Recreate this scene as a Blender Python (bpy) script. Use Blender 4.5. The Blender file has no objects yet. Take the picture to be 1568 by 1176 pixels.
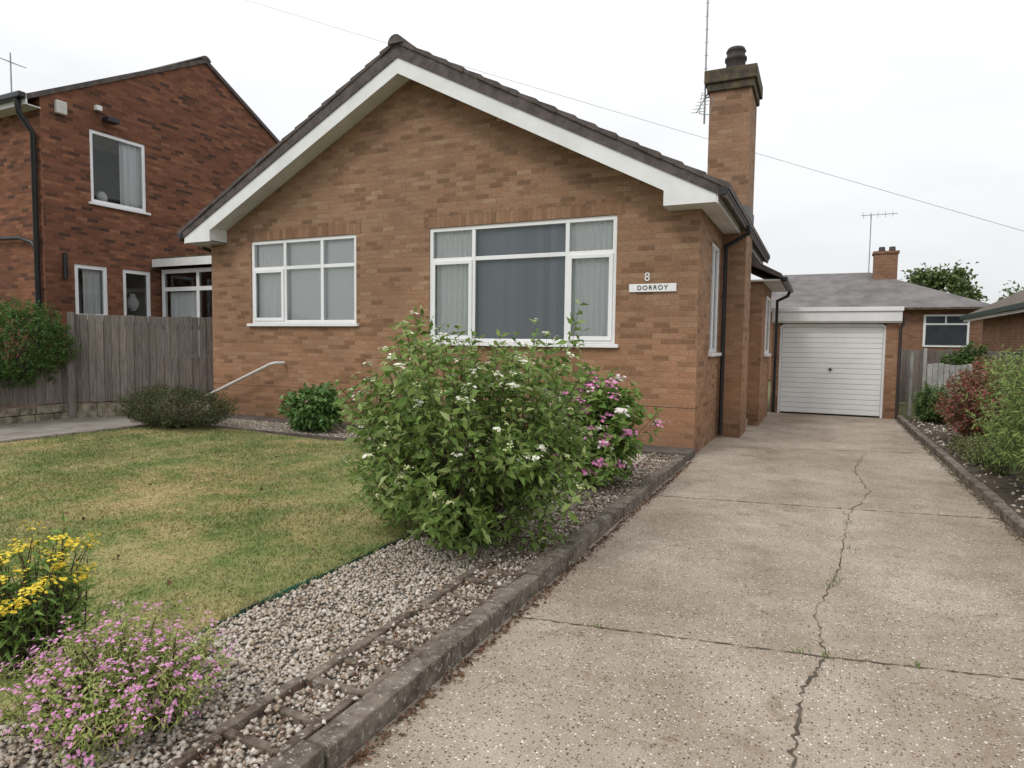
import bpy, math, random
import numpy as np
from mathutils import Vector, Matrix
random.seed(4); rng=np.random.default_rng(7)
S=bpy.context.scene
S.view_settings.view_transform='Standard'
try: S.view_settings.look='None'
except Exception: pass
S.view_settings.exposure=0
COL=S.collection

# ---------------------------------------------------------------- materials
def newmat(name):
    m=bpy.data.materials.new(name); m.use_nodes=True
    nt=m.node_tree; b=nt.nodes['Principled BSDF']
    return m,nt,b
def N(nt,t,**kw):
    n=nt.nodes.new(t)
    for k,v in kw.items():
        if k in n.inputs: n.inputs[k].default_value=v
        else: setattr(n,k,v)
    return n
def ramp(nt,fac,stops,const=False):
    r=nt.nodes.new('ShaderNodeValToRGB'); cr=r.color_ramp
    if const: cr.interpolation='CONSTANT'
    while len(cr.elements)<len(stops): cr.elements.new(0.5)
    for e,(p,c) in zip(cr.elements,stops):
        e.position=p; e.color=(c[0],c[1],c[2],1)
    nt.links.new(fac,r.inputs[0]); return r.outputs[0]
def mixc(nt,fac,a,b,mode='MIX'):
    n=nt.nodes.new('ShaderNodeMix'); n.data_type='RGBA'; n.blend_type=mode
    for i,v in ((0,fac),(6,a),(7,b)):
        if hasattr(v,'node'): nt.links.new(v,n.inputs[i])
        elif isinstance(v,(int,float)): n.inputs[i].default_value=v
        else: n.inputs[i].default_value=(v[0],v[1],v[2],1)
    return n.outputs[2]
def noise(nt,vec,scale,detail=4,rough=.6):
    n=N(nt,'ShaderNodeTexNoise'); n.inputs['Scale'].default_value=scale
    n.inputs['Detail'].default_value=detail; n.inputs['Roughness'].default_value=rough
    nt.links.new(vec,n.inputs['Vector']); return n.outputs['Fac']
def bump(nt,b,h,strength=.5,dist=.01):
    n=N(nt,'ShaderNodeBump'); n.inputs['Strength'].default_value=strength; n.inputs['Distance'].default_value=dist
    nt.links.new(h,n.inputs['Height']); nt.links.new(n.outputs[0],b.inputs['Normal'])
def plain(name,c,rough=.6,c2=None,scale=3,bs=0,bd=.005,bscale=None,spec=.4,metal=0):
    m,nt,b=newmat(name); b.inputs['Roughness'].default_value=rough
    b.inputs['Specular IOR Level'].default_value=spec; b.inputs['Metallic'].default_value=metal
    tc=N(nt,'ShaderNodeTexCoord').outputs['Object']
    c2=c2 or tuple(x*.82 for x in c)
    f=noise(nt,tc,scale,4)
    nt.links.new(ramp(nt,f,[(.35,c2),(.62,c)]),b.inputs['Base Color'])
    if bs: bump(nt,b,noise(nt,tc,bscale or scale*8,3),bs,bd)
    return m
def brick(name,cols,mortar,bw=.225,rh=.073,ms=.005,swap=False,stain=(.75,1.1),tint=None,patch=None):
    m,nt,b=newmat(name); b.inputs['Roughness'].default_value=.9; b.inputs['Specular IOR Level'].default_value=.2
    uv=N(nt,'ShaderNodeTexCoord').outputs['UV']
    if swap:
        sx=N(nt,'ShaderNodeSeparateXYZ'); nt.links.new(uv,sx.inputs[0])
        cx=N(nt,'ShaderNodeCombineXYZ'); nt.links.new(sx.outputs[1],cx.inputs[0]); nt.links.new(sx.outputs[0],cx.inputs[1]); uv2=cx.outputs[0]
    else: uv2=uv
    nz=N(nt,'ShaderNodeTexNoise'); nz.inputs['Scale'].default_value=9; nz.inputs['Detail'].default_value=1; nt.links.new(uv2,nz.inputs['Vector'])
    vm=N(nt,'ShaderNodeVectorMath',operation='SCALE'); nt.links.new(nz.outputs['Color'],vm.inputs[0]); vm.inputs['Scale'].default_value=.01
    va=N(nt,'ShaderNodeVectorMath',operation='ADD'); nt.links.new(uv2,va.inputs[0]); nt.links.new(vm.outputs[0],va.inputs[1])
    bt=N(nt,'ShaderNodeTexBrick'); nt.links.new(va.outputs[0],bt.inputs['Vector'])
    for k,v in (('Scale',1),('Mortar Size',ms),('Mortar Smooth',.4),('Bias',0),('Brick Width',bw),('Row Height',rh)): bt.inputs[k].default_value=v
    bt.inputs['Color1'].default_value=(0,0,0,1); bt.inputs['Color2'].default_value=(1,1,1,1); bt.inputs['Mortar'].default_value=(.5,.5,.5,1)
    if swap: bt.offset=0
    n=len(cols); c=ramp(nt,bt.outputs['Color'],[(i/(n-1) if n>1 else 0,cc) for i,cc in enumerate(cols)])
    f=noise(nt,uv,30,4,.7); c=mixc(nt,1.0,c,ramp(nt,f,[(.3,(.74,.74,.74)),(.7,(1.2,1.2,1.2))]),'MULTIPLY')
    c=mixc(nt,bt.outputs['Fac'],c,mortar)
    f2=noise(nt,uv,.6,5,.65); a,z=stain
    c=mixc(nt,1.0,c,ramp(nt,f2,[(.3,tuple(a*t for t in (tint or (1,1,1)))),(.7,(z,z,z))]),'MULTIPLY')
    if patch:
        # warmer low on the wall, duller and greyer up in the gable
        sx=N(nt,'ShaderNodeSeparateXYZ'); nt.links.new(uv,sx.inputs[0]); mr=N(nt,'ShaderNodeMapRange'); nt.links.new(sx.outputs[1],mr.inputs[0])
        mr.inputs[1].default_value=0; mr.inputs[2].default_value=3.5
        c=mixc(nt,1.0,c,ramp(nt,mr.outputs[0],[(0,patch[0]),(.18,patch[1]),(1,patch[2])]),'MULTIPLY')
    nt.links.new(c,b.inputs['Base Color'])
    inv=N(nt,'ShaderNodeMath',operation='SUBTRACT'); inv.inputs[0].default_value=1; nt.links.new(bt.outputs['Fac'],inv.inputs[1])
    ad=N(nt,'ShaderNodeMath',operation='ADD'); nt.links.new(inv.outputs[0],ad.inputs[0]); nt.links.new(f,ad.inputs[1])
    bump(nt,b,ad.outputs[0],.6,.006)
    return m
def leafmat(name,cols,rough=.55,trans=.25):
    m,nt,b=newmat(name); b.inputs['Roughness'].default_value=rough; b.inputs['Specular IOR Level'].default_value=.3
    g=N(nt,'ShaderNodeNewGeometry')
    n=len(cols); c=ramp(nt,g.outputs['Random Per Island'],[(i/(n-1) if n>1 else 0,cc) for i,cc in enumerate(cols)])
    nt.links.new(c,b.inputs['Base Color'])
    if trans>0:
        t=N(nt,'ShaderNodeBsdfTranslucent'); nt.links.new(c,t.inputs[0])
        mx=N(nt,'ShaderNodeMixShader'); mx.inputs[0].default_value=trans
        nt.links.new(b.outputs[0],mx.inputs[1]); nt.links.new(t.outputs[0],mx.inputs[2])
        nt.links.new(mx.outputs[0],nt.nodes['Material Output'].inputs[0])
    return m
def speckled(name,base,dark,spots,scale,rough=.95):
    m,nt,b=newmat(name); b.inputs['Roughness'].default_value=rough; b.inputs['Specular IOR Level'].default_value=.2
    tc=N(nt,'ShaderNodeTexCoord').outputs['Object']
    c=ramp(nt,noise(nt,tc,7,6,.7),[(.36,dark),(.6,base)])
    c=mixc(nt,ramp(nt,noise(nt,tc,scale,4,.8),[(.56,(0,0,0)),(.66,(1,1,1))]),c,spots)
    nt.links.new(c,b.inputs['Base Color']); bump(nt,b,noise(nt,tc,45,4,.75),1,.014); return m

M={}
M['brick']=brick('buff_brick',[(.20,.115,.070),(.285,.165,.102),(.335,.20,.128),(.30,.165,.10),(.365,.235,.152)],(.285,.185,.125),stain=(.82,1.14),tint=(.95,1.0,1.02),patch=((.80,.76,.72),(1.08,1.0,.92),(.99,1.0,1.0)))
M['soldier']=brick('soldier_brick',[(.21,.12,.072),(.29,.165,.10),(.33,.20,.125)],(.22,.15,.10),swap=True)
M['redbrick']=brick('red_brick',[(.085,.045,.032),(.20,.082,.047),(.27,.115,.065),(.17,.068,.04),(.31,.14,.08)],(.15,.10,.075),stain=(.7,1.1))
M['backbrick']=brick('orange_brick',[(.20,.10,.06),(.30,.155,.10)],(.30,.24,.18))
M['white']=plain('white_paint',(.80,.81,.81),.45,(.69,.70,.69),1.5)
M['upvc']=plain('white_upvc',(.84,.85,.86),.3,(.77,.78,.79),2)
M['soffit']=plain('soffit_paint',(.72,.72,.71),.6,(.60,.60,.59),2)
M['door']=plain('garage_door_paint',(.80,.81,.80),.35,(.72,.73,.72),1.2)
M['tile']=plain('roof_tile',(.125,.10,.092),.85,(.065,.055,.052),7,.5,.005)
M['greytile']=plain('grey_roof_tile',(.19,.175,.17),.85,(.12,.112,.112),1.5,.4,.01,12)
M['black']=plain('black_plastic',(.02,.02,.022),.35,(.013,.013,.015),4)
M['darkcap']=plain('chimney_cap_mortar',(.13,.10,.06),.9,(.05,.045,.035),7,.4)
M['dpc']=plain('damp_course_line',(.15,.09,.06),.9)
M['pot']=plain('clay_pot',(.06,.04,.035),.7,(.035,.03,.03),6)
M['metal']=plain('aluminium',(.35,.36,.37),.4,(.25,.25,.26),6,metal=.7)
M['kerb']=speckled('old_concrete_kerb',(.22,.185,.15),(.075,.058,.045),(.42,.40,.35),30)
M['slab']=speckled('lattice_block',(.22,.18,.145),(.08,.056,.042),(.38,.35,.29),26)
M['path']=plain('concrete_path',(.30,.27,.235),.95,(.19,.17,.145),2.2,.5,.006,60)
M['soil']=plain('soil',(.10,.075,.05),1,(.04,.03,.022),9,.9,.02,40)
M['darkpave']=plain('dark_paving',(.12,.10,.085),.9,(.065,.052,.045),5,.5,.006,40)
M['ground']=plain('ground_grass',(.10,.12,.045),1,(.15,.13,.07),.6,.5,.02,20)
M['stonebase']=plain('stone_base',(.33,.29,.22),.95,(.12,.10,.075),7,.9,.02,18)
M['greenplastic']=plain('green_edging',(.02,.15,.11),.5,(.04,.06,.04),5)
M['twig']=plain('twig',(.10,.07,.045),.9,(.05,.035,.025),20)
M['crack']=plain('crack_dirt',(.12,.095,.07),1,(.05,.04,.03),9)
M['room']=plain('room_paint',(.40,.38,.34),.9)
M['whitepipe']=plain('white_rail',(.62,.60,.56),.5)
M['cable']=plain('cable',(.5,.5,.52),.6)
M['palewood']=plain('pale_gate_paint',(.42,.42,.41),.8,(.28,.27,.25),4)
m,nt,b=newmat('fence_wood'); b.inputs['Roughness'].default_value=.9
tc=N(nt,'ShaderNodeTexCoord').outputs['Object']; mp=N(nt,'ShaderNodeMapping'); mp.inputs['Scale'].default_value=(14,14,1.2); nt.links.new(tc,mp.inputs[0])
f=noise(nt,mp.outputs[0],3,6,.7); g=N(nt,'ShaderNodeNewGeometry')
c=ramp(nt,f,[(.3,(.10,.085,.075)),(.65,(.245,.218,.198))]); c=mixc(nt,1.0,c,ramp(nt,g.outputs['Random Per Island'],[(0,(.75,.72,.7)),(1,(1.15,1.12,1.1))]),'MULTIPLY')
nt.links.new(c,b.inputs['Base Color']); bump(nt,b,f,.5,.005); M['fence']=m
m,nt,b=newmat('window_glass'); nt.nodes.remove(b)
gl=N(nt,'ShaderNodeBsdfGlossy'); gl.inputs['Roughness'].default_value=.015; gl.inputs['Color'].default_value=(.9,.93,.95,1)
tr=N(nt,'ShaderNodeBsdfTransparent'); tr.inputs[0].default_value=(.95,.97,.97,1)
lw=N(nt,'ShaderNodeLayerWeight'); lw.inputs['Blend'].default_value=.36
mx=N(nt,'ShaderNodeMixShader'); nt.links.new(lw.outputs['Fresnel'],mx.inputs[0]); nt.links.new(tr.outputs[0],mx.inputs[1]); nt.links.new(gl.outputs[0],mx.inputs[2])
nt.links.new(mx.outputs[0],nt.nodes['Material Output'].inputs[0]); M['glass']=m
M['net']=leafmat('net_curtain',[(.86,.87,.87),(.88,.88,.88)],.9,.0)
M['blind']=leafmat('vertical_blind',[(.34,.37,.42),(.42,.45,.50)],.8,.0)
M['paleblind']=leafmat('pale_blind',[(.86,.87,.88),(.88,.89,.90)],.8,.0)
# driveway aggregate
m,nt,b=newmat('exposed_aggregate_concrete'); b.inputs['Roughness'].default_value=.92; b.inputs['Specular IOR Level'].default_value=.25
tc=N(nt,'ShaderNodeTexCoord').outputs['Object']
base=ramp(nt,noise(nt,tc,1.3,8,.72),[(.3,(.245,.195,.15)),(.5,(.345,.29,.235)),(.72,(.43,.375,.32))])
v=N(nt,'ShaderNodeTexVoronoi'); v.inputs['Scale'].default_value=82; nt.links.new(tc,v.inputs['Vector'])
sp=N(nt,'ShaderNodeSeparateColor'); nt.links.new(v.outputs['Color'],sp.inputs[0])
sc=ramp(nt,sp.outputs[0],[(0,(.17,.11,.075)),(.16,(.31,.22,.15)),(.34,(.39,.32,.26)),(.60,(.48,.42,.36)),(.82,(.72,.68,.61)),(.93,(.09,.08,.07))],True)
mask=ramp(nt,v.outputs['Distance'],[(.34,(1,1,1)),(.46,(0,0,0))])
sel=N(nt,'ShaderNodeMath',operation='GREATER_THAN'); nt.links.new(sp.outputs[1],sel.inputs[0]); sel.inputs[1].default_value=.25
mm=N(nt,'ShaderNodeMath',operation='MULTIPLY'); nt.links.new(mask,mm.inputs[0]); nt.links.new(sel.outputs[0],mm.inputs[1])
c=mixc(nt,mm.outputs[0],base,sc)
c=mixc(nt,1.0,c,ramp(nt,noise(nt,tc,130,2,.7),[(.3,(.66,.66,.66)),(.7,(1.25,1.25,1.25))]),'MULTIPLY')
c=mixc(nt,1.0,c,ramp(nt,noise(nt,tc,.6,6,.7),[(.33,(.76,.72,.67)),(.60,(1.1,1.1,1.1))]),'MULTIPLY')
# small dark stains
c=mixc(nt,1.0,c,ramp(nt,noise(nt,tc,3.1,5,.75),[(.30,(.62,.57,.5)),(.42,(1,1,1))]),'MULTIPLY')
nt.links.new(c,b.inputs['Base Color']); bump(nt,b,mm.outputs[0],.6,.005); M['drive']=m
m,nt,b=newmat('gravel_bed'); b.inputs['Roughness'].default_value=.95
tc=N(nt,'ShaderNodeTexCoord').outputs['Object']; v=N(nt,'ShaderNodeTexVoronoi'); v.inputs['Scale'].default_value=55; nt.links.new(tc,v.inputs['Vector'])
sp=N(nt,'ShaderNodeSeparateColor'); nt.links.new(v.outputs['Color'],sp.inputs[0])
c=ramp(nt,sp.outputs[0],[(0,(.13,.10,.075)),(.5,(.30,.26,.21)),(1,(.42,.38,.33))])
c=mixc(nt,1.0,c,ramp(nt,v.outputs['Distance'],[(.2,(1,1,1)),(.7,(.3,.3,.3))]),'MULTIPLY')
nt.links.new(c,b.inputs['Base Color']); bump(nt,b,v.outputs['Distance'],-.8,.01); M['gravel']=m
M['stone']=leafmat('gravel_stone',[(.28,.22,.16),(.50,.45,.38),(.39,.33,.27),(.66,.61,.54),(.33,.24,.16),(.46,.42,.37)],.85,0)
M['debris']=leafmat('dead_leaves',[(.10,.05,.03),(.17,.09,.05),(.06,.035,.025)],.9,.1)
def grassmat(name,blade):
    m,nt,b=newmat(name); b.inputs['Roughness'].default_value=.8; b.inputs['Specular IOR Level'].default_value=.2
    tc=N(nt,'ShaderNodeTexCoord').outputs['Object']
    c=ramp(nt,noise(nt,tc,1.6,8,.75),[(.37,(.12,.19,.05)),(.45,(.20,.25,.085)),(.53,(.33,.31,.145)),(.64,(.46,.39,.22))])
    c=mixc(nt,1.0,c,ramp(nt,noise(nt,tc,.45,3,.6),[(.38,(.82,.92,.8)),(.62,(1.12,1.02,1.0))]),'MULTIPLY')
    g=N(nt,'ShaderNodeNewGeometry')
    if blade: c=mixc(nt,.38,c,ramp(nt,g.outputs['Random Per Island'],[(0,(.11,.17,.045)),(.5,(.28,.29,.11)),(.8,(.50,.43,.27)),(1,(.34,.26,.15))]))
    else: c=mixc(nt,1.0,c,(.8,.76,.7),'MULTIPLY')
    nt.links.new(c,b.inputs['Base Color']); return m
M['lawn']=grassmat('lawn_turf',False); M['blade']=grassmat('grass_blades',True)

# ---------------------------------------------------------------- geometry helpers
LOC={}
def empty(name,loc=(0,0,0)):
    e=bpy.data.objects.new(name,None); e.location=loc; e.empty_display_size=.2; COL.objects.link(e); LOC[e.name]=Vector(loc); return e
def link(o,parent):
    COL.objects.link(o)
    if parent is not None:
        o.parent=parent; o.matrix_parent_inverse=Matrix.Translation(LOC[parent.name]).inverted()
def mesh(name,verts,faces,mat,parent=None,smooth=False):
    me=bpy.data.meshes.new(name); me.from_pydata([tuple(v) for v in verts],[],faces); me.update()
    uv=me.uv_layers.new(name='UVMap')
    for p in me.polygons:
        n=p.normal; a=max(range(3),key=lambda i:abs(n[i])); p.use_smooth=smooth
        for li in p.loop_indices:
            co=me.vertices[me.loops[li].vertex_index].co
            uv.data[li].uv=(co.y,co.z) if a==0 else ((co.x,co.z) if a==1 else (co.x,co.y))
    me.materials.append(mat); o=bpy.data.objects.new(name,me); link(o,parent); return o
def trimesh(name,V,F,mat,parent=None):
    me=bpy.data.meshes.new(name); V=np.asarray(V,dtype=np.float32); F=np.asarray(F,dtype=np.int32)
    me.vertices.add(len(V)); me.vertices.foreach_set('co',V.ravel())
    me.loops.add(F.size); me.loops.foreach_set('vertex_index',F.ravel())
    me.polygons.add(len(F)); k=F.shape[1]
    me.polygons.foreach_set('loop_start',np.arange(0,F.size,k,dtype=np.int32))
    try: me.polygons.foreach_set('loop_total',np.full(len(F),k,dtype=np.int32))
    except Exception: pass
    me.update(calc_edges=True); me.validate(); me.materials.append(mat)
    o=bpy.data.objects.new(name,me); link(o,parent); return o
BF=[(0,3,2,1),(4,5,6,7),(0,1,5,4),(1,2,6,5),(2,3,7,6),(3,0,4,7)]
def boxv(x0,x1,y0,y1,z0,z1):
    x0,x1=sorted((x0,x1)); y0,y1=sorted((y0,y1)); z0,z1=sorted((z0,z1))
    return [(x0,y0,z0),(x1,y0,z0),(x1,y1,z0),(x0,y1,z0),(x0,y0,z1),(x1,y0,z1),(x1,y1,z1),(x0,y1,z1)]
def boxes(name,L,mat,parent=None,bevel=0):
    V=[];F=[]
    for bb in L:
        o=len(V); V+=boxv(*bb); F+=[tuple(i+o for i in f) for f in BF]
    ob=mesh(name,V,F,mat,parent)
    if bevel:
        md=ob.modifiers.new('bevel','BEVEL'); md.width=bevel; md.segments=2; md.limit_method='ANGLE'
    return ob
def prism(name,pts,a0,a1,mat,parent=None,axis='Y'):
    n=len(pts); f=(lambda p,a:(p[0],a,p[1])) if axis=='Y' else (lambda p,a:(a,p[0],p[1]))
    V=[f(p,a0) for p in pts]+[f(p,a1) for p in pts]
    F=[tuple(range(n)),tuple(range(2*n-1,n-1,-1))]+[(i,i+n,(i+1)%n+n,(i+1)%n) for i in range(n)]
    return mesh(name,V,F,mat,parent)
def tube(name,pts,r,mat,parent=None,res=4):
    cu=bpy.data.curves.new(name,'CURVE'); cu.dimensions='3D'; sp=cu.splines.new('POLY'); sp.points.add(len(pts)-1)
    for q,p in zip(sp.points,pts): q.co=(*p,1)
    cu.bevel_depth=r; cu.bevel_resolution=res; cu.use_fill_caps=True; cu.materials.append(mat)
    o=bpy.data.objects.new(name,cu); link(o,parent); return o
def lathe(name,prof,c,mat,parent=None,seg=24):
    V=[];F=[]
    for r,z in prof:
        for i in range(seg):
            a=2*math.pi*i/seg; V.append((c[0]+r*math.cos(a),c[1]+r*math.sin(a),z))
    for j in range(len(prof)-1):
        for i in range(seg):
            k=(i+1)%seg; F.append((j*seg+i,j*seg+k,(j+1)*seg+k,(j+1)*seg+i))
    F.append(tuple((len(prof)-1)*seg+i for i in range(seg)))
    return mesh(name,V,F,mat,parent,True)
def mapbox(ax,pl,a0,a1,d0,d1,z0,z1):
    return (a0,a1,pl+d0,pl+d1,z0,z1) if ax=='Y' else (pl-d1,pl-d0,a0,a1,z0,z1)
def P(ax,pl,a,d,z): return (a,pl+d,z) if ax=='Y' else (pl-d,a,z)
def wall(name,ax,pl,a0,a1,z0,z1,holes,mat,parent,extra=None,rev=.12):
    A=sorted({a0,a1,*[h[0] for h in holes],*[h[1] for h in holes]}); Z=sorted({z0,z1,*[h[2] for h in holes],*[h[3] for h in holes]})
    V=[];F=[]
    def q(*ps):
        o=len(V); V.extend(ps); F.append(tuple(range(o,o+len(ps))))
    for i in range(len(A)-1):
        for j in range(len(Z)-1):
            ca=(A[i]+A[i+1])/2; cz=(Z[j]+Z[j+1])/2
            if any(h[0]<ca<h[1] and h[2]<cz<h[3] for h in holes): continue
            q(P(ax,pl,A[i],0,Z[j]),P(ax,pl,A[i+1],0,Z[j]),P(ax,pl,A[i+1],0,Z[j+1]),P(ax,pl,A[i],0,Z[j+1]))
    for h in holes:
        l,r,bo,t=h
        for (p,s) in (((l,bo),(l,t)),((l,t),(r,t)),((r,t),(r,bo)),((r,bo),(l,bo))):
            q(P(ax,pl,p[0],0,p[1]),P(ax,pl,s[0],0,s[1]),P(ax,pl,s[0],rev,s[1]),P(ax,pl,p[0],rev,p[1]))
    if extra: q(*[P(ax,pl,a,0,z) for a,z in extra])
    return mesh(name,V,F,mat,parent)
def window(name,ax,pl,a0,a1,z0,z1,vb,hb,parent,fr=.06,casements=(),sill=True,d=.02):
    L=[]; mb=lambda *a: L.append(mapbox(ax,pl,*a))
    mb(a0,a1,d,d+.07,z1-fr,z1); mb(a0,a1,d,d+.07,z0,z0+fr)
    mb(a0,a0+fr,d,d+.07,z0+fr,z1-fr); mb(a1-fr,a1,d,d+.07,z0+fr,z1-fr)
    for v in vb: mb(v-fr*.5,v+fr*.5,d+.003,d+.067,z0+fr,z1-fr)
    ed=[a0+fr]+[x for v in vb for x in (v-fr*.5,v+fr*.5)]+[a1-fr]
    if hb:
        for i in range(0,len(ed),2): mb(ed[i],ed[i+1],d+.006,d+.064,hb-fr*.5,hb+fr*.5)
    for (i,lo,hi) in casements:
        x0,x1=ed[2*i],ed[2*i+1]; s=.045
        mb(x0-.012,x1+.012,d-.018,d+.002,lo-.012,lo+s); mb(x0-.012,x1+.012,d-.018,d+.002,hi-s,hi+.012)
        mb(x0-.012,x0+s,d-.018,d+.002,lo+s,hi-s); mb(x1-s,x1+.012,d-.018,d+.002,lo+s,hi-s)
    boxes(name+'_frame',L,M['upvc'],parent,.004)
    mesh(name+'_glass',[P(ax,pl,a0+.02,d+.02,z0+.02),P(ax,pl,a1-.02,d+.02,z0+.02),P(ax,pl,a1-.02,d+.02,z1-.02),P(ax,pl,a0+.02,d+.02,z1-.02)],[(0,1,2,3)],M['glass'],parent)
    if sill: boxes(name+'_sill',[mapbox(ax,pl,a0-.06,a1+.06,-.06,d+.02,z0-.05,z0-.002)],M['upvc'],parent,.005)
def curtain(name,ax,pl,a0,a1,z0,z1,d,mat,parent,amp=.02,wl=.1,n=None):
    n=n or max(8,int((a1-a0)/wl*8)); V=[];F=[]
    for i in range(n+1):
        a=a0+(a1-a0)*i/n; dd=d+amp*math.sin(2*math.pi*a/wl+.8*math.sin(a*9))
        V+= [P(ax,pl,a,dd,z0),P(ax,pl,a,dd,z1)]
    for i in range(n): F.append((2*i,2*i+2,2*i+3,2*i+1))
    return mesh(name,V,F,mat,parent,True)
def vblinds(name,ax,pl,a0,a1,z0,z1,d,mat,parent,w=.127,tilt=.35):
    V=[];F=[]; k=int((a1-a0)/(w*.93))
    for i in range(k+1):
        a=a0+w*.93*i+random.uniform(-.004,.004); o=len(V); dx=w/2*math.cos(tilt); dy=w/2*math.sin(tilt)
        V+=[P(ax,pl,a-dx,d-dy,z0),P(ax,pl,a+dx,d+dy,z0),P(ax,pl,a+dx,d+dy,z1),P(ax,pl,a-dx,d-dy,z1)]; F.append((o,o+1,o+2,o+3))
    return mesh(name,V,F,mat,parent)
# ------------------------------------------------ foliage
def unit(a): return a/np.maximum(np.linalg.norm(a,axis=-1,keepdims=True),1e-6)
def leaves(name,pos,d,L,W,mat,parent,fold=.25,droop=.15,nrm=None):
    n=len(pos); d=unit(d); r=nrm if nrm is not None else unit(rng.normal(size=(n,3))*.6+np.array([0,0,1.]))
    s=unit(np.cross(d,r)); nn=unit(np.cross(s,d)); L=np.broadcast_to(L,(n,))[:,None]; W=np.broadcast_to(W,(n,))[:,None]
    b=pos; mid=pos+d*L*.5; t=pos+d*L-nn*L*droop
    l=pos+d*L*.42+s*W*.5+nn*W*fold; rr=pos+d*L*.42-s*W*.5+nn*W*fold
    V=np.stack([b,l,t,rr,mid],1).reshape(-1,3); o=(np.arange(n)*5)[:,None,None]
    F=(np.array([[0,4,1],[4,2,1],[0,3,4],[4,3,2]])[None]+o).reshape(-1,3)
    return trimesh(name,V,F,mat,parent)
def flowers(name,cen,nrm,R,mat,parent,k=5,wid=.75):
    n=len(cen); nrm=unit(nrm); a=unit(np.cross(nrm,rng.normal(size=(n,3)))); b=np.cross(nrm,a)
    P_=[];D=[];NN=[]
    for j in range(k):
        t=2*math.pi*j/k; P_.append(cen); D.append(a*math.cos(t)+b*math.sin(t)+nrm*.25); NN.append(nrm)
    R=np.broadcast_to(R,(n,)); R=np.tile(R,k)
    return leaves(name,np.concatenate(P_),np.concatenate(D),R,R*wid,mat,parent,.05,.1,np.concatenate(NN))
def sticks(name,A,B,r,mat,parent):
    A=np.asarray(A,float);B=np.asarray(B,float);n=len(A);d=unit(B-A);s=unit(np.cross(d,np.array([.3,.5,.81])));t=np.cross(s,d)
    V=[]
    for (q,rr) in ((A,r),(B,r*.5)):
        for k in range(3):
            an=2.094*k; V.append(q+rr*(s*math.cos(an)+t*math.sin(an)))
    V=np.stack(V,1).reshape(-1,3);o=(np.arange(n)*6)[:,None,None]
    F=(np.array([[0,1,4,3],[1,2,5,4],[2,0,3,5]])[None]+o).reshape(-1,4)
    return trimesh(name,V,F,mat,parent)
def shoots(c,rx,ry,h,n,inner=.45,low=.04,lump=.16,seed=0,zmin=-1,wisps=0):
    u=unit(rng.normal(size=(n*2,3))); u=u[u[:,2]>zmin][:n]; n=len(u)
    k=inner+(1.02-inner)*rng.random(n)**.5
    k*=1+lump*np.sin(u[:,0]*5+seed)*np.cos(u[:,1]*4+seed*2)+lump*.7*np.sin(u[:,2]*7+u[:,0]*6+seed*3)+rng.normal(size=n)*.05
    tip=np.array(c)+np.stack([rx*u[:,0]*k,ry*u[:,1]*k,low*h+h*(.5-low/2)*(1+u[:,2]*k)],1)
    tip[:,2]=np.maximum(tip[:,2],c[2]+.03)
    root=np.array(c)+np.array([0,0,.12*h]); d=unit(unit(tip-root)+np.array([0,0,.35])+rng.normal(size=(n,3))*.22)
    if wisps:
        up=np.where(u[:,2]>-.1)[0]; ix=rng.choice(up,min(wisps,len(up)),replace=False)
        dd=unit(d[ix]+np.array([0,0,.6])); tip[ix]=tip[ix]+dd*(.06+.13*rng.random((len(ix),1)))*h*.6; d[ix]=dd
    return tip,d
def shrub(name,c,rx,ry,h,n,per,L,W,cols,sl=.22,parent=None,flower=None,inner=.45,lump=.16,seed=0,spread=1.0,droop=.2,zmin=-1,trans=.25,low=.04,wisps=0,stems=260,twigmat=None):
    e=empty(name,c); tip,d=shoots(c,rx,ry,h,n,inner,low,lump,seed,zmin,wisps); n=len(tip)
    lm=leafmat(name+'_leaf',cols,trans=trans); PP=[];DD=[];LL=[]
    s=unit(np.cross(d,rng.normal(size=(n,3)))); t=np.cross(s,d)
    for j in range(per):
        f=(j//2)/(max(1,per/2)); sd=(s if (j//2)%2==0 else t)*(1 if j%2 else -1)
        PP.append(tip-d*sl*f); DD.append(d*(.35+.5*(f==0))+sd*spread+rng.normal(size=(n,3))*.25-np.array([0,0,.15])*f); LL.append(L*(.6+.5*f+rng.random(n)*.4))
    LL=np.concatenate(LL); leaves('leaves',np.concatenate(PP),np.concatenate(DD),LL,LL*W/L,lm,e,.2,droop)
    k=min(n,stems); sticks('stems',np.tile(np.array(c)+np.array([0,0,.02]),(k,1))+rng.normal(size=(k,3))*[.07,.07,.0],tip[:k]-d[:k]*.02,.005,M['twig'],e)
    sticks('twigs',tip-d*sl*1.1,tip,.0020,twigmat or M['twig'],e)
    if flower:
        for fi,fl in enumerate(flower):
            idx=np.where((tip[:,2]>c[2]+h*fl.get('minz',.3)))[0]; 
            dist=np.linalg.norm((tip[idx]-np.array(c)-[0,0,h*.5])/np.array([rx,ry,h*.5]),axis=1); idx=idx[dist>fl.get('out',.75)]
            if 'side' in fl:
                sd=((tip[idx]-np.array(c))@np.array(fl['side']))>0; idx=idx[sd]
            idx=rng.choice(idx,min(len(idx),fl['n']),replace=False); C=[];NR=[]
            for i in idx:
                m_=max(2,int(fl['m']*random.uniform(.5,1.3))); cc=tip[i]+d[i]*.03; rr=rng.normal(size=(m_,3))*fl['r']; rr[:,2]*=.5
                C.append(cc+rr); NR.append(d[i]+np.array([0,0,.4])+rr/fl['r']*.35)
            flowers('flowers_%d'%(fi+1),np.concatenate(C),np.concatenate(NR),fl['s'],leafmat(name+'_petal%d'%fi,fl['cols'],.7,.2),e,fl.get('k',5))
    return e

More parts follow.
